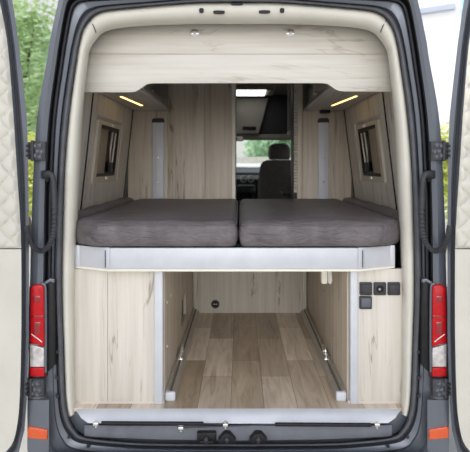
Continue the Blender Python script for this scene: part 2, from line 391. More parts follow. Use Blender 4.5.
# tail lights, reflectors, hinges, cable conduits on both pillars
def side(sgn):
    fx = (lambda x: x) if sgn < 0 else mirx
    q = lambda x, y, Y=-.07: at(fx(x), y, Y)
    sd = 'left' if sgn < 0 else 'right'
    # light unit
    out = [(30, 288), (32.5, 285.6), (36.5, 284.6), (41.5, 285.2), (43.3, 287), (44, 330), (43.8, 377.5), (29.8, 377.5), (29.2, 343)]
    m = MB(); m.prism([q(x, y, -.052) for x, y in [(x + (1 if x > 37 else -1), y + (1.5 if y > 330 else -1)) for x, y in out]], (0, .04, 0), .003); t = m.build('tail_light', 'darkgrey', van)
    tag(t, None)
    a = [(30, 288), (32.5, 285.6), (36.5, 284.6), (41.5, 285.2), (43.3, 287), (43.8, 347), (29.2, 343)]
    m = MB(); m.prism([q(x, y, -.074) for x, y in a], (0, .03, 0), .006, 3); tag(m.build('red_lens', 'red', t), 'tall red upper lens')
    m = MB(); m.prism([q(x, y, -.073) for x, y in ((29.4, 344.2), (43.6, 348.3), (43.6, 367.2), (29.6, 367.2))], (0, .03, 0), .004, 3); tag(m.build('clear_lens', 'clear', t), 'clear reversing lens')
    m = MB(); m.prism([q(x, y, -.074) for x, y in ((29.6, 368), (43.7, 368), (43.7, 377), (29.8, 377))], (0, .03, 0), .004, 3); tag(m.build('red_lens', 'red', t), 'short red lower lens')
    for y0, y1 in ((296, 302.5), (322, 334)):
        m = MB(); m.prism([q(x, y, -.0755) for x, y in ((33.5, y0), (40, y0), (40, y1), (33.5, y1))], (0, .006, 0), .0015); m.build('reflector_block', 'redd', t)
    m = MB(); m.prism([q(x, y, -.0755) for x, y in ((30, 316), (43.6, 315.6), (43.6, 317.4), (30, 317.8))], (0, .006, 0), .0005); m.build('lens_divider', 'redd', t)
    m = MB(); m.tube([q(31.5, 334, -.0745), q(37, 338, -.0765), q(42, 342, -.0745)], .0022, 8); m.build('light_guide', 'clear', t)
    # grey edging and black recess next to the light
    m = MB(); m.tube(spline([q(42, 284, -.06), q(45, 286, -.06), q(45.6, 300, -.06), q(45.8, 340, -.06), q(45.5, 372, -.06)], 5), .0055, 8); m.build('light_surround', 'paint', van)
    m = MB(); m.prism([q(x, y, -.048) for x, y in ((46.5, 283), (50, 281), (53, 281.5), (53.5, 300), (54, 366), (49, 371), (46, 373))], (0, .04, 0), .002); m.build('pillar_recess', 'black', van)
    m = MB(); m.prism([q(x, y, -.056) for x, y in ((40.5, 284.5), (50, 278.5), (53.5, 279.5), (53.5, 283), (50, 281.8), (43, 286.5))], (0, .02, 0), .002); m.build('pillar_bracket', 'paint', van)
    # amber reflector in the bumper corner
    m = MB(); m.prism([q(x, y, -.075) for x, y in ((27, 427.5), (30, 427), (47, 430), (47.3, 440), (29, 438.6), (27.2, 437.5))], (0, .025, 0), .004, 3); m.build('side_reflector', 'amber', van)
    m = MB(); m.loft([[q(x, y, Y) for y, Y in ((398, -.052), (400, -.066), (446, -.07), (480, -.07))] for x in (27.5, 30, 46, 49)], False); m.build('bumper_corner', 'paint', van)
    # hinges
    for x0, x1, y0, y1, dx0, dx1 in ((32.6, 45.2, 141, 160.5, 25, 31.5), (29, 43.5, 379, 397.5, 24.5, 30)):
        m = MB(); m.prism([q(x0, y0, -.083), q(x1, y0 + .6, -.083), q(x1, y1, -.083), q(x0, y1, -.083)], (0, .03, 0), .003); h = m.build('door_hinge', 'darkgrey', van)
        m = MB()
        for u, v in ((.25, .25), (.62, .22), (.45, .52), (.75, .55), (.25, .75), (.62, .8)):
            p = q(x0 + (x1 - x0) * u, y0 + (y1 - y0) * v, -.083)
            m.cyl(p + Vector((0, .004, 0)), p - Vector((0, .007, 0)), .0062, 6); m.tube([p + Vector((math.cos(t) * .009, -.002, math.sin(t) * .009)) for t in [k * math.pi / 5 for k in range(10)]], .0018, 6, True)
        m.build('hinge_bolts', 'step', h)
        m = MB(); m.prism([q(dx0, y0 + 1, -.095), q(dx1, y0 + 1, -.095), q(dx1, y1 - 1, -.095), q(dx0, y1 - 1, -.095)], (0, .03, 0), .003)
        for v in (.25, .5, .75):
            p = q((dx0 + dx1) / 2, y0 + (y1 - y0) * v, -.095); m.cyl(p, p - Vector((0, .008, 0)), .006, 8)
        m.build('hinge_leaf', 'black', h)
        m = MB(); m.cyl(q(dx1 + .8, y0 - .5, -.088), q(dx1 + .8, y1 + .5, -.088), .006, 10); m.build('hinge_pin', 'darkgrey', h)
    # cable conduit
    pts = spline([q(46.5, 180, -.03), q(47, 175, -.06), q(50, 173.6, -.07), q(53, 178, -.074), (q(54.3, 190, -.075)), q(54.6, 215, -.078), q(53.5, 234, -.084), q(48.5, 246, -.092), q(41, 251, -.1), q(34, 247.5, -.106), q(30, 240, -.108), q(27.5, 231, -.104), q(26.5, 226, -.09)], 14)
    n = len(pts)
    m = MB(); m.tube(pts, .0105, 12, False, lambda i: .0108 + (.0024 * math.cos(i * 2.1) if i > n * .38 else .0004)); m.build('cable_conduit', 'darkgrey', van)
    m = MB(); p = q(47, 174, -.055); m.box(p.x - .02, p.x + .02, -.07, -.03, p.z - .02, p.z + .015, .006); m.build('conduit_grommet', 'black', van)
    # open rear door
    oe = [(10, -12), (14, 10), (18.5, 42), (24, 90), (27, 118), (28.2, 160), (29, 250), (29, 335), (27, 398), (24.5, 430), (19, 452), (10, 470)]
    le = [(-2, -8), (4, 20), (8.5, 50), (13.5, 110), (18, 180), (20.3, 215), (21.6, 249), (21.7, 330), (20.4, 390), (18.3, 420), (13, 443), (2, 456)]
    xf = -150
    def outline(e, xfree, top, bot, Y): return [q(xfree, bot, Y), q(xfree, top, Y)] + [q(x, y, Y) for x, y in e]
    m = MB()
    O0 = outline(oe, xf - 8, -14, 472, -.045); O1 = outline(oe, xf - 8, -14, 472, -.095)
    mid = [((a[0] * .62 + b[0] * .38), (a[1] * .62 + b[1] * .38)) for a, b in zip(oe, le)]
    mid2 = [((a[0] * .36 + b[0] * .64), (a[1] * .36 + b[1] * .64)) for a, b in zip(oe, le)]
    O2 = outline(mid, xf - 5, -12, 467, -.105); O2b = outline(mid2, xf - 3, -11, 463, -.085); O3 = outline(le, xf, -10, 458, -.112)
    O3b = outline(le, xf, -10, 458, -.06)
    m.loft([O0, O1, O2, O2b, O3, O3b], True, True); d = m.build('rear_door', 'paint', van)
    tag(d, 'open %s rear door with ivory lining' % sd)
    m = MB(); m.tube(spline([p - Vector((0, .004, 0)) for p in outline(mid2, xf - 3, -11, 463, -.085)[2:]], 4), .0075, 8); m.build('door_weatherstrip', 'rubber', d)
    # ivory lining: quilted above, smooth below
    sp = spline([Vector((x, y, 0)) for x, y in le], 10)
    def edge(py):
        for a, b in zip(sp, sp[1:]):
            if a.y <= py <= b.y: return a.x + (b.x - a.x) * (py - a.y) / max(b.y - a.y, 1e-6)
        return sp[0].x if py < sp[0].y else sp[-1].x
    def lining(py0, py1, nz, nx, quilted):
        m = MB(); rows = []
        for i in range(nz + 1):
            py = py0 + (py1 - py0) * i / nz; xe = edge(py) - .4; row = []
            for j in range(nx + 1):
                px = xf + 2 + (xe - xf - 2) * j / nx; p = q(px, py, -.112)
                e = min(i, nz - i) / 2.5; e2 = min(j, nx - j) / 2.5; ed = min(1, e) * min(1, e2)
                h = .004
                if quilted:
                    u = (p.x * sgn + p.z) / .088; w = (p.x * sgn - p.z) / .088
                    h = .002 + .017 * (abs(math.sin(math.pi * u)) * abs(math.sin(math.pi * w))) ** .28
                row.append(p - Vector((0, h * ed, 0)))
            rows.append(row)
        m.loft(rows, False); return m
    tag(lining(-8, 248.3, 236, 164, True).build('quilted_lining', 'quilt', d), 'diamond quilted ivory upper lining')
    tag(lining(249.2, 456, 40, 30, False).build('lower_lining', 'quilt', d), 'smooth ivory lower lining')
side(-1); side(1)

# wheels so that the van stands
for x in (-.86, .84):
    for y in (.95, 4.6):
        m = MB(); m.tube([(x - .11, y, -.31), (x - .09, y, -.31), (x + .09, y, -.31), (x + .11, y, -.31)], .34, 32, False, lambda i: .32 if i in (0, 3) else .34); w = m.build('wheel', 'rubber', van)
        m = MB(); s = -1 if x < 0 else 1; m.cyl((x + s * .09, y, -.31), (x + s * .118, y, -.31), .2, 24); m.build('hub_cap', 'alu', w)
# cab: sides, roof slope, bonnet
for s in (-1, 1):
    X = s * .955 - .008
    m = MB()
    m.prism([(X, 3.55, -.3), (X, 6.3, -.3), (X, 6.3, .72), (X, 5.45, .93), (X, 3.55, .93)], (-s * .04, 0, 0))
    m.prism([(X, 3.55, 1.42), (X, 4.62, 1.42), (X, 4.4, 1.62), (X, 3.55, 1.95)], (-s * .04, 0, 0))
    m.prism([(X, 3.55, .93), (X, 3.9, .93), (X, 3.9, 1.42), (X, 3.55, 1.42)], (-s * .04, 0, 0))
    m.prism([(X, 5.3, .93), (X, 5.45, .93), (X, 4.62, 1.42), (X, 4.5, 1.42)], (-s * .04, 0, 0))
    m.build('cab_side', 'paint', van)
    m = MB(); m.prism([(X - s * .02, 3.9, .93), (X - s * .02, 5.3, .93), (X - s * .02, 4.5, 1.42), (X - s * .02, 3.9, 1.42)], (-s * .005, 0, 0)); m.build('side_glass', 'glass', van)
m = MB(); m.prism([(-.96, 3.55, 1.97), (-.96, 4.4, 1.64), (-.96, 4.64, 1.43), (-.96, 4.6, 1.40), (-.96, 4.38, 1.58), (-.96, 3.55, 1.9)], (1.905, 0, 0)); m.build('cab_roof', 'paint', van)
m = MB(); m.prism([(-.96, 5.45, .93), (-.96, 6.3, .72), (-.96, 6.38, .5), (-.96, 6.38, -.3), (-.96, 6.3, -.3), (-.96, 6.3, .65), (-.96, 5.4, .88)], (1.905, 0, 0)); m.build('bonnet', 'paint', van)
m = MB(); m.prism([(-.90, 4.66, .70), (-.90, 4.70, .86), (-.90, 4.85, .91), (-.90, 5.45, .90), (-.90, 5.45, .3), (-.90, 4.8, .3)], (1.79, 0, 0), .015); dash = m.build('dashboard', 'black', van)
for p in (at(243.5, 179, 4.66), at(250.8, 179, 4.66)):
    m = MB(); m.tube([p + Vector((math.cos(t) * .035, -.005, math.sin(t) * .045)) for t in [k * math.pi / 10 for k in range(20)]], .008, 8, True)
    for z in (-.025, 0, .025): m.box(p.x - .03, p.x + .03, 4.645, 4.66, p.z + z - .003, p.z + z + .003)
    m.build('air_vent', 'greylin', dash)
m = MB(); p = at(247, 189, 4.5); m.box(p.x - .13, p.x + .11, 4.42, 4.75, p.z - .06, p.z + .05, .03, 3); m.build('centre_console', 'darkgrey', dash)
m = MB(); p = at(253, 195, 4.3); m.cyl(p - Vector((0, 0, .08)), p + Vector((0, 0, .02)), .012, 10); m.blob(p + Vector((0, 0, .04)), .03, .03, .04); m.build('gear_lever', 'darkgrey', dash)

# ------------------------------------------------------------------ the setting: room shell of the van
m = MB(); m.box(-.86, .85, .03, 3.45, -.03, 0); f = m.build('floor', 'floor'); struct(f, 'oak plank vinyl floor of the van')
XL = lambda z: -(.828 - (z - .84) * .107)
XR = lambda z: .815 - (z - .84) * .12
def wall(name, Xf, s, label, wname, wlabel):
    """leaning side wall with a shallow window recess"""
    ys0, ys1, zs0, zs1 = .61, 1.235, .945, 1.325
    wp = lambda y, z, d=0: Vector((Xf(z) + s * d, y, z))
    m = MB()
    ys = [.14, .485, .50, ys0, ys1, 1.475, 1.49, 3.45]; zs = [0, zs0, zs1, 1.86]
    for i in range(len(ys) - 1):
        for j in range(3):
            if i == 3 and j == 1: continue
            dd = .012 if i in (1, 5) else 0
            m.face([wp(ys[i], zs[j], dd), wp(ys[i + 1], zs[j], dd), wp(ys[i + 1], zs[j + 1], dd), wp(ys[i], zs[j + 1], dd)])
    a = [wp(ys0, zs0), wp(ys1, zs0), wp(ys1, zs1), wp(ys0, zs1)]
    b = [wp(ys0 + .02, zs0 + .02, .022), wp(ys1 - .02, zs0 + .02, .022), wp(ys1 - .02, zs1 - .02, .022), wp(ys0 + .02, zs1 - .02, .022)]
    m.loft([a, b]); m.face(b)
    # outer layer so that the wall has a thickness
    for j in range(3):
        m.face([wp(.14, zs[j], .05), wp(3.45, zs[j], .05), wp(3.45, zs[j + 1], .05), wp(.14, zs[j + 1], .05)])
    w = m.build(name, 'wood_v', keep=True); struct(w, label)
    for y in (.4925, 1.4825):
        m = MB(); m.prism([wp(y - .007, .3, -.004), wp(y + .007, .3, -.004), wp(y + .007, 1.5, -.004), wp(y - .007, 1.5, -.004)], (s * .014, 0, 0)); tag(m.build('edge_strip', 'black', w), 'black seam strip')
    # window: beige frame, black inner frame, pane, blind, stays, catches
    y0, y1, z0, z1 = .735, 1.185, .982, 1.282
    R = lambda y, z, d: wp(y, z, d)
    def ring(m, ya, yb, za, zb, yc, yd, zc, zd, d0, d1):
        o = [R(ya, za, d0), R(yb, za, d0), R(yb, zb, d0), R(ya, zb, d0)]; i = [R(yc, zc, d0), R(yd, zc, d0), R(yd, zd, d0), R(yc, zd, d0)]
        o2 = [p + Vector((s * (d1 - d0), 0, 0)) for p in o]; i2 = [p + Vector((s * (d1 - d0), 0, 0)) for p in i]
        m.loft([o2, o, i, i2, o2])
    root = bpy.data.objects.new(wname, None); COL.objects.link(root); root.location = wp((y0 + y1) / 2, z0, 0); struct(root, wlabel)
    m = MB(); ring(m, y0 - .055, y1 + .04, z0 - .03, z1 + .022, y0, y1, z0, z1, .004, .022); m.build('window_frame', 'frame', root)
    m = MB(); ring(m, y0, y1, z0, z1, y0 + .016, y1 - .016, z0 + .018, z1 - .018, .008, .022); m.build('inner_frame', 'black', root)
    m = MB(); m.prism([R(y0 + .012, z0 + .01, .018), R(y1 - .012, z0 + .01, .018), R(y1 - .012, z1 - .01, .018), R(y0 + .012, z1 - .01, .018)], (s * .002, 0, 0)); m.build('pane', 'tint', root)
    ym = y0 + (y1 - y0) * .50
    m = MB(); m.prism([R(y0 + .01, z0 + .01, .0205), R(ym, z0 + .01, .0205), R(ym, z1 - .01, .0205), R(y0 + .01, z1 - .01, .0205)], (s * .001, 0, 0)); m.build('blind', 'blind', root)
    m = MB(); m.prism([R(ym, z0 + .01, .0206), R(y1 - .01, z0 + .01, .0206), R(y1 - .01, z1 - .01, .0206), R(ym, z1 - .01, .0206)], (s * .001, 0, 0)); m.build('blackout_screen', 'black', root)
    for yy, dy in ((ym + .02, .05), (ym + .1, .01)):
        m = MB(); m.tube(spline([R(yy + dy, z0 + .03, .006), R(yy + .01, (z0 + z1) / 2, .004), R(yy + .03, z1 - .03, .006)], 6), .006, 8); m.build('stay_arm', 'rail', root)
    m = MB(); p = R(ym + .07, z0 + .055, .004); m.box(p.x - .008, p.x + .008, p.y - .04, p.y + .04, p.z - .03, p.z + .03, .004); m.build('stay_lock', 'black', root)
    for p in (R(ym, z0 - .012, .0), R(ym + .02, z1 + .008, .0)):
        m = MB(); m.box(p.x - .006, p.x + .006, p.y - .02, p.y + .02, p.z - .009, p.z + .009, .003); m.build('window_catch', 'white', root)
wall('wall_left', XL, -1, 'left side wall of the van in pale oak panelling', 'window_1', 'small blacked out window in the left wall')
wall('wall_right', XR, 1, 'right side wall of the van in pale oak panelling', 'window_2', 'small blacked out window in the right wall')
m = MB(); m.box(-.80, .79, .16, 3.75, 1.845, 1.87); struct(m.build('ceiling', 'ceil'), 'grey ceiling of the van')

# cream lining round the rear doorway
def open3(half, Y, n=4):
    pts = [(p.x, p.y) for p in spline([Vector((x, y, 0)) for x, y in half], n)]
    pts = [(MIR - x, y) for x, y in pts[:0:-1]] + pts
    return [at(x, y, Y) for x, y in pts]
SI = S_in[:15]
m = MB(); m.loft([open3(SI, .045), open3(lerp2(SI, TR, .03), .02), open3(lerp2(SI, TR, .2), .004), open3(lerp2(SI, TR, .5), .008), open3(lerp2(SI, TR, .8), .035), open3(lerp2(SI, TR, .95), .07), open3(TR, .12), open3(TR, .165)], False)
tr1 = m.build('trim_1', 'cream', angle=80); struct(tr1, 'padded cream lining round the rear doorway')
for px, py, rx, rz in ((201.5, 10.7, .010, .010), (282, 10.7, .010, .010), (219, 12.3, .025, .0065), (264.5, 12, .025, .0065), (237, 4.2, .025, .005)):
    m = MB(); p = at(px, py, .006); ring = [p + Vector((math.copysign(abs(math.cos(t)) ** .6, math.cos(t)) * rx, -.006, math.copysign(abs(math.sin(t)) ** .7, math.sin(t)) * rz)) for t in [k * math.pi / 10 for k in range(20)]]
    m.prism(ring, (0, .02, 0)); m.build('trim_hole', 'black', tr1)  # black discs set into the lining to stand for its dark holes
for fx in ((lambda x: x), mirx):
    m = MB(); m.tube([at(fx(90), 20.5, .016), at(fx(93.5), 26, .001), at(fx(95.5), 31, .014), at(fx(97), 37, .08)], .0022, 6); m.build('lining_seam', 'darkgrey', tr1)

# aluminium threshold
pts = [(76.3, 411.5), (80.5, 417), (87, 422), (94, 423.6), (160, 423.6), (238.2, 423.6)]
m = MB(); a = [at(77, 409.6, .022)] + [at(x, y, -.012 + .03 * max(0, (418 - y) / 12)) for x, y in pts[:-1]]
top = [at(76.6, 410, .022), at(77.5, 409.6, .022), at(90, 409.5, .022), at(120, 409.4, .022), at(160, 409.4, .022), at(238.2, 409.4, .022)]
bot = [at(76.6, 411.5, .018), at(81, 418, .0), at(88, 423, -.012), at(120, 423.6, -.014), at(160, 423.6, -.014), at(238.2, 423.6, -.014)]
mm = lambda l: l + [Vector((-.0154 - p.x, p.y, p.z)) for p in l[-2::-1]]
T, Bt = mm(top), mm(bot)
m.loft([[p + Vector((0, .03, 0)) for p in T], T, [t * .5 + b * .5 + Vector((0, -.006, .002)) for t, b in zip(T, Bt)], Bt, [p + Vector((0, .03, -.002)) for p in Bt]], False)
struct(m.build('trim_2', 'alu'), 'aluminium threshold along the floor edge')

# ground
m = MB(); m.box(-60, 60, -40, 80, -.75, -.65); struct(m.build('ground', 'ground'), 'pale paved ground')

# ------------------------------------------------------------------ header board over the bed
hd = thing('header_board', 'wide pale oak board across the top of the rear doorway with two snap studs', 'panel', (-.008, .19, 1.38))
Yh = .185
def arc(pts): return [at(x, y, Yh) for x, y in pts]
botp = [(80, 92.2), (130, 92.2), (135, 91.6), (139, 89.6), (143, 86.6), (147, 84), (152, 83.2), (238, 83), (322, 83), (327, 83.6), (331, 86), (335, 89), (339, 90.8), (344, 91.4), (396, 91.6)]
m = MB(); m.prism(arc(botp) + arc([(396, 54.2), (80, 54.2)]), (0, .02, 0), .0012); m.build('fascia_board', 'wood_h', hd)
m = MB(); m.prism([at(x, y, Yh + .003) for x, y in ((80, 53.9), (396, 53.9), (392, 30), (360, 10), (116, 10), (84, 30))], (0, .018, 0), .001); m.build('upper_board', 'wood_h', hd)
for px in (195, 290.3):
    p = at(px, 33, Yh + .003); m = MB()
    m.tube([p + Vector((0, .002, 0)), p - Vector((0, .004, 0)), p - Vector((0, .007, 0))], .014, 18, False, lambda i: (.016, .0155, .010)[i])
    for v in m.bm.verts: v.co.x = p.x + (v.co.x - p.x) * 1.35
    m.tube([p - Vector((0, .006, 0)), p - Vector((0, .013, 0)), p - Vector((0, .016, 0))], .008, 14, False, lambda i: (.009, .009, .006)[i])
    m.build('snap_stud', 'chrome', hd)

# ------------------------------------------------------------------ overhead shelves
def shelf(name, label, xin, Xf, s, light, lab):
    t = thing(name, label, 'shelf', ((xin + Xf(1.5)) / 2, .85, 1.43), 'overhead shelves along the side walls')
    z0 = 1.437; xo = Xf(1.55)
    m = MB(); a, b = sorted((xin, xo - s * .004)); m.box(a, b, .215, 1.485, z0, z0 + .016); m.build('shelf_board', 'wood_y', t)
    m = MB(); m.prism([Vector((xin, .215, z0)), Vector((xin - s * .012, .215, z0 + .012)), Vector((xin - s * .03 + s * .05, .215, z0 + .062)), Vector((xin + s * .035, .215, z0 + .062)), Vector((xin + s * .012, .215, z0 + .014))], (0, 1.27, 0), .002); m.build('front_lip', 'wood_y', t)
    m = MB(); m.tube([(xin - s * .008, .22, z0 + .004), (xin - s * .008, 1.482, z0 + .004)], .0055 if s > 0 else .003, 8); m.build('edge_profile', 'alu' if s > 0 else 'rail', t)
    if s > 0:
        m = MB(); m.tube([(xin + .024, .22, z0 + .058), (xin + .024, 1.482, z0 + .058)], .0035, 8); m.build('edge_profile', 'rail', t)
    m = MB(); xb = xin + s * (.10 if s < 0 else .052); a, b = sorted((xb, xb + s * .012)); m.box(a, b, .215, 1.485, z0 + .016, 1.845); m.build('back_board', 'wood_y' , t)
    (x0, y0), (x1, y1) = light
    P0 = Vector((x0, y0, z0 - .003)); P1 = Vector((x1, y1, z0 - .003)); d = (P1 - P0).normalized(); n = Vector((d.y, -d.x, 0)) * .0065
    m = MB(); m.prism([P0 + n, P1 + n, P1 - n, P0 - n], (0, 0, .004)); m.build('light_strip', 'ledy', t)
    m = MB(); p = Vector((xin + s * .085, 1.36, 1.56)) if s < 0 else Vector((xin + .04, 1.30, 1.535)); m.blob(p, .018, .022, .014, 14); m.cyl(p, p + Vector((s * .03, 0, 0)), .009, 10); m.build('hinge_knob', 'chrome' if s < 0 else 'white', t)
    return t
shelf('overhead_shelf', 'left overhead oak shelf with a warm light strip, above the left window', -.515, XL, -1, ((-.672, .72), (-.637, 1.16)), '')
t = shelf('overhead_shelf', 'right overhead oak shelf with pale metal edge and warm light strip, above the right window', .468, XR, 1, ((.652, .70), (.60, 1.16)), '')
m = MB(); p = at(324.5, 111.6, 1.47); m.box(p.x - .036, p.x + .036, 1.42, 1.48, 1.415, 1.437, .006); m.build('speaker_clip', 'black', t)

# ------------------------------------------------------------------ upright boards at the head of the bed
Yp = 1.492
def xat(px): return (px - CX) * (Yp + D0) / F
def channel(x0, x1, par):
    zt = CZ + 45 * (Yp + D0) / F
    m = MB(); m.box(x0, x1, Yp - .018, Yp, .60, zt - .012, .004); m.box(x0 + .02, x1 - .02, Yp - .024, Yp - .01, .60, zt - .03, .002)
    m.build('upright_rail', 'railw', par)
    m = MB(); m.prism([Vector((x0 - .004, Yp - .022, zt - .02)), Vector((x1 + .004, Yp - .022, zt - .02)), Vector((x1 + .004, Yp - .022, zt)), Vector((x1 - .006, Yp - .022, zt + .012)), Vector((x0 + .006, Yp - .022, zt + .012)), Vector((x0 - .004, Yp - .022, zt))], (0, .022, 0), .003); m.build('rail_cap', 'darkgrey', par)
    m = MB()
    for z in (1.1, .93): m.cyl((x0 * .5 + x1 * .5, Yp - .022, z), (x0 * .5 + x1 * .5, Yp - .029, z), .006, 8)
    m.build('rail_screws', 'chrome', par)
lp = thing('partition_panel', 'pale oak partition with white upright rail, head of bed beside left window', 'panel', (-.66, Yp, 0))
m = MB(); m.box(-.80, xat(168) - .002, Yp, Yp + .018, 0, 1.436, .001); m.build('board', 'wood_shade', lp); channel(xat(153), xat(164), lp)
rp = thing('partition_panel', 'pale oak partition with white upright rail, head of bed beside right window', 'panel', (.62, Yp, 0))
m = MB(); m.box(xat(303), .795, Yp, Yp + .018, 0, 1.436, .001); m.build('board', 'wood_shade', rp); channel(xat(318), xat(328.3), rp)
w = thing('wardrobe', 'tall oak wardrobe left of the gangway, reaching the ceiling behind the bed', 'wardrobe', (-.28, Yp + .3, 0))
m = MB(); m.box(xat(168), xat(204.8), Yp - .001, Yp + .018, 0, 1.842, .001); m.build('front_panel', 'wood_shade', w)
m = MB(); m.box(xat(205.1), xat(231.8), Yp - .001, Yp + .018, 0, 1.842, .001); m.build('front_panel', 'wood_shade', w)
m = MB(); m.box(xat(231.8), xat(235.6), Yp - .003, Yp + .02, 0, 1.842, .004); tag(m.build('edge_post', 'lip', w), 'pale rounded edge post')
m = MB(); m.box(xat(233.4) - .0, xat(235.4), Yp + .02, 2.5, 0, 1.842); m.box(xat(168), xat(235), 2.482, 2.5, 0, 1.842); m.build('side_panel', 'wood_v', w)
# right of the gangway: tall unit with ribbed shutter edge
tc_ = thing('shutter_cabinet', 'tall narrow oak cabinet right of the gangway with ribbed shutter edge', 'cabinet', (.42, Yp + .3, 0))
m = MB(); m.box(xat(297.4), xat(302.8), Yp - .001, 1.72, 0, 1.842, .002); m.build('side_panel', 'wood_shade', tc_)
m = MB()
for k in range(46):
    z = .86 + k * .0205
    m.cyl((xat(293.6), Yp + .02, z), (xat(297.3), Yp + .02, z), .0095, 8)
m.build('roller_shutter', 'blind', tc_)
m = MB(); m.box(xat(292.9), xat(293.8), Yp, Yp + .04, .0, 1.842); m.build('shutter_guide', 'darkgrey', tc_)
m = MB(); m.box(xat(293.9), xat(297.3), Yp + .03, 1.72, 0, .86); m.box(xat(293.9), xat(297.3), Yp + .035, 1.72, .86, 1.842); m.build('carcass', 'darkgrey', tc_)
# small cab locker behind it
ck = thing('cab_locker', 'small dark overhead locker with pale bottom edge, high on right of the gangway', 'cabinet', (.43, 2.7, 1.28))
pa = at(289, 85, 2.45); pb = at(294, 130.5, 2.45)
m = MB(); m.box(pa.x, .62, 2.45, 2.62, 1.36, 1.84, .012); m.build('locker_body', 'ceil', ck)
m = MB(); m.box(pa.x - .004, .62, 2.44, 2.62, 1.335, 1.36, .006); m.build('bottom_edge', 'lip', ck)

# ------------------------------------------------------------------ cab
co = thing('overhead_console', 'grey overhead console above the windscreen with a black slot', 'console', (0, 3.6, 1.45))
m = MB(); p0 = at(232, 98, 3.55); p1 = at(268.5, 98, 3.55); p2 = at(259, 133.5, 3.55); p3 = at(232, 133.5, 3.55)
m.prism([p0, p1, p2, p3], (0, .25, 0), .01); m.build('console_panel', 'greylin', co)
m = MB(); m.box(p2.x - .03, .7, 3.62, 3.9, p2.z + .0, 1.84, .01); m.build('side_niche', 'darkgrey', co)
m = MB(); a = at(242.5, 130, 3.545); b = at(256, 126.5, 3.545); m.box(a.x, b.x, 3.54, 3.56, a.z, b.z, .003); m.build('slot', 'black', co)
m = MB(); a = at(232, 137.6, 3.55); m.box(-.75, .74, 3.6, 3.95, a.z - .01, p3.z - .004, .008); m.build('bottom_rail', 'greylin', co)
m = MB(); a = at(236, 141, 3.5); b = at(243, 136.5, 3.5); m.box(a.x, b.x, 3.5, 3.58, a.z, b.z, .008); m.build('map_light', 'white', co)
# roof lamp
rl = thing('roof_lamp', 'flat white ceiling lamp glowing above the gangway near the cab', 'lamp', (.15, 3.15, 1.80))
m = MB(); m.box(-.09, .36, 2.98, 3.44, 1.806, 1.845, .004); m.build('lamp_housing', 'greylin', rl)
m = MB(); m.box(-.06, .265, 3.0, 3.40, 1.796, 1.808, .003); m.build('diffuser', 'ledw', rl)
m = MB(); m.box(.28, .345, 3.05, 3.36, 1.798, 1.808, .003); m.build('switch_plate', 'white', rl)
# windscreen
ws = bpy.data.objects.new('window_3', None); COL.objects.link(ws); ws.location = (0, 5.0, .93); struct(ws, 'windscreen seen at the far end of the gangway')
m = MB(); m.prism([(-.90, 5.44, .92), (.885, 5.44, .92), (.86, 4.62, 1.42), (-.875, 4.62, 1.42)], (0, .006, .004)); m.build('pane', 'glass', ws)
m = MB(); m.tube([(-.90, 5.44, .92), (.885, 5.44, .92), (.86, 4.62, 1.42), (-.875, 4.62, 1.42)], .022, 8, True); m.build('window_frame', 'black', ws)
# passenger seat
def soft(m, sub=2):
    bmesh.ops.subdivide_edges(m.bm, edges=m.bm.edges[:], cuts=1, use_grid_fill=True); return m
st = thing('passenger_chair', 'charcoal cloth cab seat with headrest, seen from behind in the gangway', 'seat', (.48, 4.3, -.0))
xc = (279.5 - CX) * 6.35 / F
def shape(secs, m):
    """stacked rounded rectangles: (z, half width, y front, y back, round)"""
    L = []
    for z, hw, ya, yb in secs:
        yc = (ya + yb) / 2; hy = (yb - ya) / 2
        L.append([Vector((xc + math.copysign(abs(math.cos(t)) ** .45, math.cos(t)) * hw, yc + math.copysign(abs(math.sin(t)) ** .45, math.sin(t)) * hy, z)) for t in [k * 2 * math.pi / 32 for k in range(32)]])
    m.loft(L, True, True)
m = MB(); shape([(.44, .22, 4.2, 4.36), (.47, .25, 4.17, 4.38), (.60, .262, 4.16, 4.36), (.80, .262, 4.14, 4.30), (.95, .25, 4.13, 4.26), (1.04, .235, 4.13, 4.24), (1.09, .205, 4.135, 4.225), (1.112, .15, 4.15, 4.21)], m); m.build('backrest', 'seat', st)
m = MB(); shape([(1.115, .115, 4.16, 4.22), (1.13, .132, 4.14, 4.24), (1.20, .138, 4.13, 4.25), (1.26, .13, 4.13, 4.25), (1.30, .105, 4.14, 4.24), (1.318, .06, 4.17, 4.22)], m); m.build('headrest', 'seat', st)
for dx in (-.06, .06):
    m = MB(); m.cyl((xc + dx, 4.19, 1.07), (xc + dx, 4.19, 1.14), .008, 8); m.build('headrest_post', 'chrome', st)
m = MB(); shape([(.30, .22, 4.2, 4.66), (.34, .255, 4.17, 4.70), (.43, .255, 4.17, 4.70), (.46, .22, 4.2, 4.66)], m); m.build('seat_cushion', 'seat', st)
m = MB(); m.box(xc - .2, xc + .2, 4.22, 4.62, 0, .31, .02); m.build('seat_base', 'black', st)
m = MB(); m.box(-.9, .88, 3.452, 5.3, -.03, 0); fl = m.build('floor', 'rubber'); struct(fl, 'black rubber floor of the cab')
sl = thing('side_table', 'dark corner of a small table at right end of the gangway', 'table', (.42, 2.75, .0))
a = at(283, 193, 2.6)
m = MB(); m.box(a.x, .62, 2.6, 3.0, a.z - .022, a.z, .006); m.build('table_top', 'black', sl)
m = MB(); m.cyl((.5, 2.8, 0), (.5, 2.8, a.z - .02), .025, 14); m.build('leg', 'darkgrey', sl)

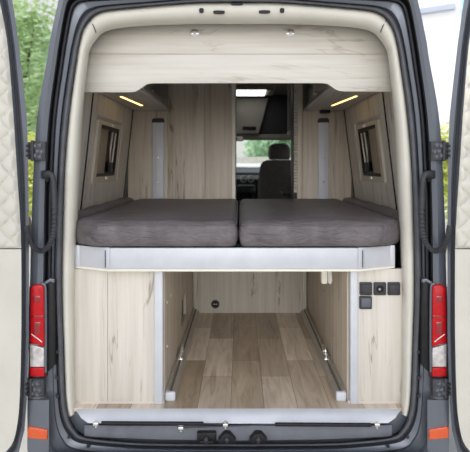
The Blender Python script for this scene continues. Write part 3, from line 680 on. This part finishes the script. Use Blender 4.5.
# ------------------------------------------------------------------ bed
zb0, zb1 = .603, .697
bed = thing('bed_platform', 'raised bed base with silver front rail spanning both lower cabinets', 'bed', (-.02, .7, .6))
xl, xr, xle, xre = (108 - CX) * D0 / F, (360 - CX) * D0 / F, (75.5 - CX) * 2.274 / F, (394.5 - CX) * 2.274 / F
m = MB(); m.box(xl, xr, 0, .022, zb0 + .004, zb1, .003); m.box(xl + .012, xr - .012, .022, .04, zb0 + .02, zb1 - .01); tag(m.build('front_rail', 'alu', bed), 'long silver front rail')
for xa, xb in ((xl, xle), (xr, xre)):
    m = MB(); m.prism([Vector((xa, 0, zb0 + .004)), Vector((xb, .074, zb0 + .004)), Vector((xb, .096, zb0 + .004)), Vector((xa, .022, zb0 + .004))], (0, 0, zb1 - zb0 - .004), .001); m.build('corner_rail', 'alu', bed)
    m = MB(); s = -1 if xa < 0 else 1
    m.prism([Vector((xa - s * .008, -.005, zb0 + .004)), Vector((xa + s * .014, -.001, zb0 + .004)), Vector((xa + s * .022, .006, zb0 + .004)), Vector((xa + s * .022, .03, zb0 + .004)), Vector((xa - s * .008, .03, zb0 + .004))], (0, 0, zb1 - zb0 - .002), .002); jo = m.build('corner_joint', 'alu', bed)
    m = MB(); m.tube([(xa + s * .011, -.004, zb0 + .012), (xa + s * .011, -.004, zb1 - .01)], .0016, 6); m.build('joint_gap', 'black', jo)
    m = MB(); m.box(min(xb, xb - s * .022), max(xb, xb - s * .022), .064, .10, zb0 + .004, zb1 + .002, .003); m.build('end_cap', 'alu', bed)
m = MB(); m.prism([Vector((xl, -.004, zb0 - .006)), Vector((xr, -.004, zb0 - .006)), Vector((xre, .07, zb0 - .006)), Vector((xre, 1.47, zb0 - .006)), Vector((xle, 1.47, zb0 - .006)), Vector((xle, .07, zb0 - .006))], (0, 0, .010), .002); m.build('base_board', 'lip', bed)
m = MB(); m.box(xle + .02, xre - .02, .12, 1.46, zb0 + .004, zb1, .002); m.build('slat_deck', 'black', bed)
# mattresses
def mattress(label, x0, x1, cham, y1=1.47, thick=.112, name='mattress', cat='mattress', group='bed mattresses', zoff=0., piped=True):
    z = .702 + zoff
    if cham < 0: poly = [(x0, .075), (x0 + .11, -.012), (x1, -.012), (x1, y1), (x0, y1)]
    else: poly = [(x0, -.012), (x1 - .11, -.012), (x1, .075), (x1, y1), (x0, y1)]
    t = thing(name, label, cat, ((x0 + x1) / 2, .7, z), group)
    bm = MB(); ed = []
    # rings from bottom to top with a soft bulge and rounded rims
    c = Vector((sum(p[0] for p in poly) / 5, sum(p[1] for p in poly) / 5))
    dense = []
    for i in range(5):
        a = Vector(poly[i]); b = Vector(poly[(i + 1) % 5]); n = max(3, int((b - a).length / .03))
        for k in range(n): dense.append(a + (b - a) * k / n)
    # round the plan corners
    for _ in range(1):
        dense = [(dense[i - 1] + dense[i] * 2 + dense[(i + 1) % len(dense)]) / 4 for i in range(len(dense))]
    nd = len(dense)
    def inset(d):
        out = []
        for i in range(nd):
            tn = (dense[(i + 1) % nd] - dense[i - 1]).normalized(); nn = Vector((-tn.y, tn.x)); out.append(dense[i] + nn * d)
        return out
    rings = []
    for d, h in ((.02, 0), (.008, .003), (.001, .012), (-.004, .03), (-.006, .05), (-.004, .07), (.0, .088), (.006, .098), (.016, .106), (.03, .110), (.06, thick)):
        rings.append([Vector((p.x, p.y, z + h + (.0035 * noise.noise(Vector((p.x * 6, p.y * 6, h * 20))) if h > .01 else 0))) for p in inset(d)])
    bm.loft(rings)
    # top: grid of shrinking rings
    last = rings[-1]; cc = sum(last, Vector()) / nd
    prev = last
    seq = [last]
    for k in range(1, 9):
        f = 1 - k / 9.
        seq.append([cc + (p - cc) * f + Vector((0, 0, .004 * noise.noise(p * 5 * f + Vector((k, 0, 0))))) for p in last])
    bm.loft(seq); bm.bm.faces.new([bm.bm.verts.new(p) for p in seq[-1]])
    bmesh.ops.remove_doubles(bm.bm, verts=bm.bm.verts, dist=1e-5)
    bm.build('cover', 'mattress', t, angle=70)
    if piped:
        bm = MB(); bm.tube([Vector((p.x, p.y, z + .0935)) for p in inset(.0015)], .0035, 6, True); bm.build('piping', 'mattress', t)
    return t
xm = (238.3 - CX) * D0 / F
mattress('left half of the dark grey bed mattress, resting on silver rail', -.731, xm - .0065, -1)
mattress('right half of the dark grey bed mattress, resting on silver rail', xm + .0065, .706, 1)
# narrow wall cushions
def bolster(label, xa, xb, s):
    t = thing('wall_bolster', label, 'cushion', ((xa + xb) / 2, .8, .70), 'wall cushions beside the mattress')
    secs = []
    for k in range(15):
        y = .17 + (1.475 - .17) * k / 14; e = .012 if k in (0, 14) else 0
        pts = []
        for tq in [j * 2 * math.pi / 20 for j in range(20)]:
            cx, cz = math.cos(tq), math.sin(tq); hw = (xb - xa) / 2 - e
            pts.append(Vector(((xa + xb) / 2 + math.copysign(abs(cx) ** .5, cx) * hw, y, .765 + math.copysign(abs(cz) ** .5, cz) * (.062 - e + .003 * math.sin(k * 1.7)))))
        secs.append(pts)
    m = MB(); m.loft(secs, True, True); m.build('cover', 'mattress', t, angle=70)
bolster('dark grey wall cushion between left mattress half and left wall', -.822, -.738, -1)
bolster('dark grey wall cushion between right mattress half and right wall', .7135, .808, 1)

# ------------------------------------------------------------------ lower cabinets
Yc = .07
def xc_(px): return (px - CX) * (Yc + D0) / F
lc = thing('base_cabinet', 'left oak base cabinet under the bed, wider one with plain front', 'cabinet', (-.53, .75, 0), 'base cabinets under the bed')
m = MB(); m.box(-.745, xc_(107.5), Yc, Yc + .018, .012, .594, .0012); m.build('front_panel', 'wood_v', lc)
m = MB(); m.box(xc_(107.8), xc_(154), Yc, Yc + .018, .012, .594, .0012); m.build('front_panel', 'wood_v', lc)
m = MB(); m.box(xc_(154), xc_(163), Yc - .006, Yc + .03, .0, .594, .005, 3); tag(m.build('corner_post', 'alu', lc), 'silver corner post')
X = -.335
m = MB()
# side panel with a slanted slot
sl_ = [(.74, .125), (1.0, .125), (1.0, .265), (.80, .262)]
o = [(Yc + .03, .0), (1.485, .0), (1.485, .594), (Yc + .03, .594)]
for xx in (X, X - .016):
    m.loft([[Vector((xx, a, b)) for a, b in o], [Vector((xx, a, b)) for a, b in sl_]])
m.loft([[Vector((X, a, b)) for a, b in sl_], [Vector((X - .016, a, b)) for a, b in sl_]])
m.loft([[Vector((X, a, b)) for a, b in o], [Vector((X - .016, a, b)) for a, b in o]])
m.build('side_panel', 'wood_shade', lc)
m = MB(); m.box(X - .06, X - .017, .5, 1.42, .03, .5); m.build('dark_slot_backing', 'black', lc)  # black box added behind the slot to keep the opening dark
m = MB(); m.box(-.745, X, Yc + .004, 1.485, 0, .012); tag(m.build('plinth', 'wood_h', lc), 'low floor plinth')
for y, z in ((.17, .22), (.3, .42), (.17, .42)):
    m = MB(); m.cyl((X - .002, y, z), (X + .003, y, z), .006, 10); m.build('screw_cap', 'lip', lc)
rc = thing('base_cabinet', 'right oak base cabinet under the bed, narrower one with black sockets', 'cabinet', (.61, .75, 0), 'base cabinets under the bed')
m = MB(); m.box(xc_(358.2), .735, Yc, Yc + .018, .012, .594, .0012); m.build('front_panel', 'wood_v', rc)
m = MB(); m.box(xc_(350), xc_(358.2), Yc - .006, Yc + .03, .0, .594, .005, 3); tag(m.build('corner_post', 'alu', rc), 'silver corner post')
XRp = .476
m = MB(); m.box(XRp, XRp + .016, Yc + .03, 1.485, 0, .594, .001); m.build('side_panel', 'wood_shade', rc)
m = MB(); m.box(XRp, .735, Yc + .004, 1.485, 0, .012); tag(m.build('plinth', 'wood_h', rc), 'low floor plinth')
for y, z in ((.85, .40), (.72, .34), (.42, .17)):
    m = MB(); m.cyl((XRp + .002, y, z), (XRp - .004, y, z), .0075, 10); m.build('screw_cap', 'rail', rc)
for k, (px, py, lab) in enumerate(((365.6, 288.5, 'black socket with lid, top left of the four'), (379.6, 288.5, 'black socket with a silver jack hole'), (393.6, 288.5, 'black socket with lid, top right of the four'), (365.4, 302.3, 'grey switch plate below the sockets'))):
    p = at(px, py, Yc); m = MB(); m.box(p.x - .0275, p.x + .0275, Yc - .010, Yc + .004, p.z - .0285, p.z + .0285, .005, 3); sk = tag(m.build('power_socket', 'darkgrey', rc), lab)
    m = MB()
    if k == 1:
        m.tube([p + Vector((math.cos(t) * .0125, -.012, math.sin(t) * .0125)) for t in [q * math.pi / 10 for q in range(20)]], .004, 8, True); m.build('jack_ring', 'black', sk)
        m = MB(); m.cyl(p + Vector((-.004, -.008, 0)), p + Vector((-.004, -.016, 0)), .0045, 12); m.build('jack_pin', 'rail', sk)
    else:
        m.box(p.x - .021, p.x + .021, Yc - .0155, Yc - .006, p.z - .019, p.z + .021, .004, 2); m.build('socket_lid', 'step' if k == 3 else 'darkgrey', sk)
# bulkhead at the far end of the luggage space
bh = thing('bulkhead_board', 'pale oak board closing the far end of the luggage space under the bed', 'panel', (.07, 1.47, 0))
m = MB(); m.box(X + .001, XRp - .001, 1.47, 1.486, .0, .595, .001); m.build('board', 'wood_v', bh)
p = at(215.3, 304, 1.47); m = MB()
m.tube([p + Vector((math.cos(t) * .024, -.004, math.sin(t) * .024)) for t in [q * math.pi / 12 for q in range(24)]], .006, 8, True); gr = m.build('cable_grommet', 'darkgrey', bh)
m = MB(); m.cyl(p + Vector((0, .0, 0)), p + Vector((0, -.003, 0)), .022, 18); m.build('grommet_hole', 'black', gr)
m = MB(); m.box(p.x - .014, p.x + .014, 1.46, 1.47, p.z - .003, p.z + .003, .001); m.build('grommet_bar', 'rail', gr)
for x in (X + .02, XRp - .02):
    m = MB(); m.box(x - .014, x + .014, 1.452, 1.47, .0, .595, .003); m.build('corner_batten', 'wood_v', bh)
# floor rails
def rail(label, x0, x1, s):
    t = thing('floor_rail', label, 'rail', ((x0 + x1) / 2, .75, 0), 'lashing rails on the floor')
    a, b = x0, x1     # x0: wall side, x1: gangway side
    m = MB(); prof = [(a, 0), (a, .042), (a + (b - a) * .28, .042), (a + (b - a) * .34, .030), (a + (b - a) * .62, .030), (a + (b - a) * .68, .024), (b - (b - a) * .04, .022), (b, .016), (b, 0)]
    m.loft([[Vector((x, .115, z)) for x, z in prof], [Vector((x, 1.45, z)) for x, z in prof]], True, True); m.build('rail_profile', 'rail', t, angle=20)
    xm_ = a + (b - a) * .48
    m = MB(); m.box(xm_ - .004, xm_ + .004, .118, 1.448, .0305, .0325); m.build('rail_slot', 'slot', t)
    m = MB(); m.box(min(a, b), max(a, b), .096, .118, 0, .04, .006); m.build('end_cap', 'railw', t)
    y = .555
    m = MB(); m.box(xm_ - .014, xm_ + .014, y - .07, y + .05, .032, .044, .004)
    m.cyl((xm_, y - .05, .044), (xm_, y - .05, .062), .011, 12); m.blob((xm_, y + .02, .052), .013, .016, .014, 12)
    m.tube([Vector((xm_ + s * .004, y - .01 + math.cos(q) * .036, .068 + math.sin(q) * .026)) for q in [k * math.pi / 8 for k in range(16)]], .0065, 8, True)
    m.build('lashing_ring', 'chrome', t)
rail('silver lashing rail on the floor along left cabinet', X + .002, -.288, 1)
rail('silver lashing rail on the floor along right cabinet', XRp - .002, .428, -1)
# latch under the bed by the right cabinet
bl = thing('bed_latch', 'small white latch hanging under the bed rail near the right cabinet', 'latch', (.40, .25, .55))
p = at(323.8, 272, .22); z1 = .597
m = MB(); m.box(p.x - .013, p.x + .013, .20, .24, at(0, 283, .22).z, z1, .003); m.build('latch_block', 'lip', bl)
p = at(330, 280, .24)
m = MB(); m.prism([Vector((p.x - .012, .24, z1)), Vector((p.x + .004, .24, z1)), Vector((p.x + .012, .24, p.z - .004)), Vector((p.x + .004, .24, p.z - .022)), Vector((p.x - .008, .24, p.z - .014)), Vector((p.x - .012, .24, p.z))], (0, .012, 0), .002); m.build('latch_hook', 'white', bl)

# ------------------------------------------------------------------ outside
def tree(name, label, cat, x, y, blobs, nleaf, size, lm, trunk=True, group=None):
    z0 = -.65
    t = thing(name, label, cat, (x, y, z0), group)
    zc = max(b[2] for b in blobs)
    m = MB()
    if trunk:
        m.tube([(x, y, z0), (x + .05, y, z0 + (zc - z0) * .4), (x - .04, y + .03, zc)], .16, 10, False, lambda i: (.17, .12, .05)[i])
        for b in blobs: m.tube([(x, y, z0 + (zc - z0) * .45), ((x + b[0] + x) / 2, y + b[1] / 2, (b[2] + z0 + zc * .5) / 2), (x + b[0], y + b[1], b[2])], .06, 7, False, lambda i: (.07, .05, .02)[i])
    else:
        for k in range(5): m.tube([(x, y, z0), (x + .3 * math.cos(k * 1.3), y + .3 * math.sin(k * 1.3), z0 + .9)], .03, 6)
    m.build('trunk' if trunk else 'stems', 'bark', t)
    m = MB(); tot = sum(b[3] ** 2 for b in blobs)
    for bx, by, bz, r in blobs:
        for k in range(int(nleaf * r * r / tot)):
            d = Vector((random.gauss(0, 1), random.gauss(0, 1), random.gauss(0, 1))).normalized() * r * (random.random() ** .4)
            d.z *= .9
            c = Vector((x + bx, y + by, bz)) + d
            if c.z < z0 + .05: continue
            u = Vector((random.gauss(0, 1), random.gauss(0, 1), random.gauss(0, .6))).normalized(); v = u.orthogonal().normalized()
            sz = size * random.uniform(.6, 1.3)
            m.face([c - u * sz, c + v * sz * .45, c + u * sz, c - v * sz * .45])
    m.build('foliage', lm, t, smooth=False, keep=True)
G1 = 'trees beyond the left door'
tree('broadleaf_tree', 'leafy mid green tree outside between left door and van', 'tree', -5.6, 10.6, [(0, 0, 3.1, 1.45), (-.4, .2, 4.4, 1.0), (.6, -.2, 2.2, 1.1), (.4, .3, 4.6, .9), (.2, 0, 1.2, 1.0)], 4600, .10, 'leaf_a', group=G1)
tree('broadleaf_tree', 'taller pale tree rising behind the leafy tree at left', 'tree', -8.4, 16.5, [(0, 0, 4.3, 1.9), (1.0, 0, 5.0, 1.3), (-1.0, .3, 4.9, 1.5), (.3, 0, 2.5, 1.9)], 6000, .15, 'leaf_c', group=G1)
tree('shrub', 'yellow green shrub outside just above the left hinge', 'shrub', -4.15, 8.3, [(0, 0, .6, .75), (.1, 0, 1.2, .6), (-.35, .2, 1.0, .65)], 3500, .07, 'leaf_b', False)
tree('shrub', 'yellow green shrub outside just above the right hinge', 'shrub', 3.95, 7.8, [(0, 0, .6, .8), (.1, 0, 1.35, .6), (-.3, .2, 1.1, .65)], 3500, .07, 'leaf_b', False)
G2 = 'trees ahead of the windscreen'
for x, y, sc, lab in ((-2.6, 30, 1.0, 'green tree seen through the windscreen left of the seat'), (2.6, 33, 1.1, 'green tree seen through the windscreen behind the headrest'), (8.6, 30, 1.0, 'green tree seen through the windscreen right of the headrest')):
    tree('broadleaf_tree', lab, 'tree', x, y, [(0, 0, 2.6 * sc, 2.0), (.8, 0, 1.7, 1.5), (-.8, .3, 2.2, 1.6), (.2, -.2, 3.8, 1.6)], 5000, .2, 'leaf_c', group=G2)
# white hall
hb = thing('white_hall', 'white hall outside beyond the right door with a teal end bay', 'building', (10, 18, -.65))
R0 = Matrix.Rotation(math.radians(-32), 4, 'Z')
def hp(u, v, z): p = R0 @ Vector((u, v, 0)); return Vector((4.6 + p.x, 16.5 + p.y, z))
def hbox(u0, u1, v0, v1, z0, z1): 
    m = MB(); m.prism([hp(u0, v0, z0), hp(u1, v0, z0), hp(u1, v1, z0), hp(u0, v1, z0)], (0, 0, z1 - z0)); return m
hbox(0, 3.2, 0, 8, -.65, 7.2).build('wall', 'bwall', hb)
tag(hbox(3.2, 6.8, -.05, 8, -.65, 7.2).build('end_bay', 'teal', hb), 'teal clad end bay')
hbox(1.3, 2.98, -.14, 0, 6.2, 6.38).build('gutter', 'gutter', hb)
hbox(-.2, 7.0, -.2, 8.2, 7.2, 7.4).build('roof', 'gutter', hb)
for u in (.3, .95):
    b = hbox(u, u + .45, -.03, .02, 2.2, 3.4).build('window', 'carg', hb)
    hbox(u - .05, u + .5, -.06, -.02, 2.12, 2.2).build('window_sill', 'bwall', b)
# white car and stone wall ahead
car = thing('parked_car', 'white car parked ahead of the van, seen through the windscreen', 'car', (.9, 13.5, -.65))
m = MB()
m.prism([Vector((x, 12.7, z)) for x, z in ((-1.2, -.35), (3.0, -.35), (3.1, .1), (2.95, .32), (2.0, .45), (1.4, .95), (.9, 1.08), (-.2, 1.1), (-.9, .95), (-1.3, .45), (-1.35, 0))], (0, 1.7, 0), .08, 3); m.build('body', 'carw', car)
m = MB(); m.prism([Vector((x, 12.68, z)) for x, z in ((-.85, .5), (1.7, .5), (1.25, .9), (.8, .98), (-.2, 1.0), (-.7, .9))], (0, .05, 0), .01); m.build('side_windows', 'carg', car)
for x in (-.5, 2.2):
    m = MB(); m.cyl((x, 12.62, -.33), (x, 12.84, -.33), .32, 24); w_ = m.build('wheel', 'rubber', car)
    m = MB(); m.cyl((x, 12.60, -.33), (x, 12.63, -.33), .2, 18); m.build('hub_cap', 'alu', w_)
wl = MB(); wl.box(-6, 9, 24, 24.4, -.65, 1.45); tag(wl.build('stone_wall', 'stone'), 'pale low stone wall far ahead below the trees', 'wall')

# ------------------------------------------------------------------ light, camera
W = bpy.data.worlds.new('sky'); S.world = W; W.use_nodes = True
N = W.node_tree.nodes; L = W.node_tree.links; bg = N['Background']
tc = N.new('ShaderNodeTexCoord'); sx = N.new('ShaderNodeSeparateXYZ'); L.new(tc.outputs['Generated'], sx.inputs[0])
L.new(ramp(N, L, sx.outputs['Z'], [(.0, (1., .985, .96)), (.25, (.96, .97, 1.0)), (1., (.74, .84, 1.0))]), bg.inputs['Color'])
# bright lobe added low in the sky behind the camera, lights the interior
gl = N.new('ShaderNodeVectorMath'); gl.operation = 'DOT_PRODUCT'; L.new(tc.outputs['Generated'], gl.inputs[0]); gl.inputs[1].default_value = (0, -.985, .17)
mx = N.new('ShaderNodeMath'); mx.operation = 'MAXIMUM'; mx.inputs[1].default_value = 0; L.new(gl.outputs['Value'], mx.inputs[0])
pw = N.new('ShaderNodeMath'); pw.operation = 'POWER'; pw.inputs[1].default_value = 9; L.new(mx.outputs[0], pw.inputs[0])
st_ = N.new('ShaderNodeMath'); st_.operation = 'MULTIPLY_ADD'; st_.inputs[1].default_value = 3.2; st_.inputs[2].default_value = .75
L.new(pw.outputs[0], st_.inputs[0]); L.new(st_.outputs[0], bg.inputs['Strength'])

sun = bpy.data.lights.new('sun', 'SUN'); sun.energy = 3.2; sun.angle = math.radians(6); sun.color = (1, .95, .87)
so = bpy.data.objects.new('sun', sun); COL.objects.link(so)
so.rotation_euler = Vector((.80, -.06, -.70)).to_track_quat('-Z', 'Y').to_euler()
cam = bpy.data.cameras.new('camera'); cam.sensor_width = 36; cam.sensor_fit = 'HORIZONTAL'; cam.lens = F / 470 * 36
cam.shift_x = (235 - CX) / 470; cam.shift_y = -(226 - CY) / 470
cam.dof.use_dof = True; cam.dof.focus_distance = 2.6; cam.dof.aperture_fstop = 3.2
cam.clip_start = .05; cam.clip_end = 300
ob = bpy.data.objects.new('camera', cam); COL.objects.link(ob); ob.location = (0, -D0, CZ); ob.rotation_euler = (math.pi / 2, 0, 0)
S.camera = ob
vs = S.view_settings; vs.view_transform = 'Standard'; vs.look = 'None'; vs.gamma = 1; vs.use_curve_mapping = False; vs.exposure = .2
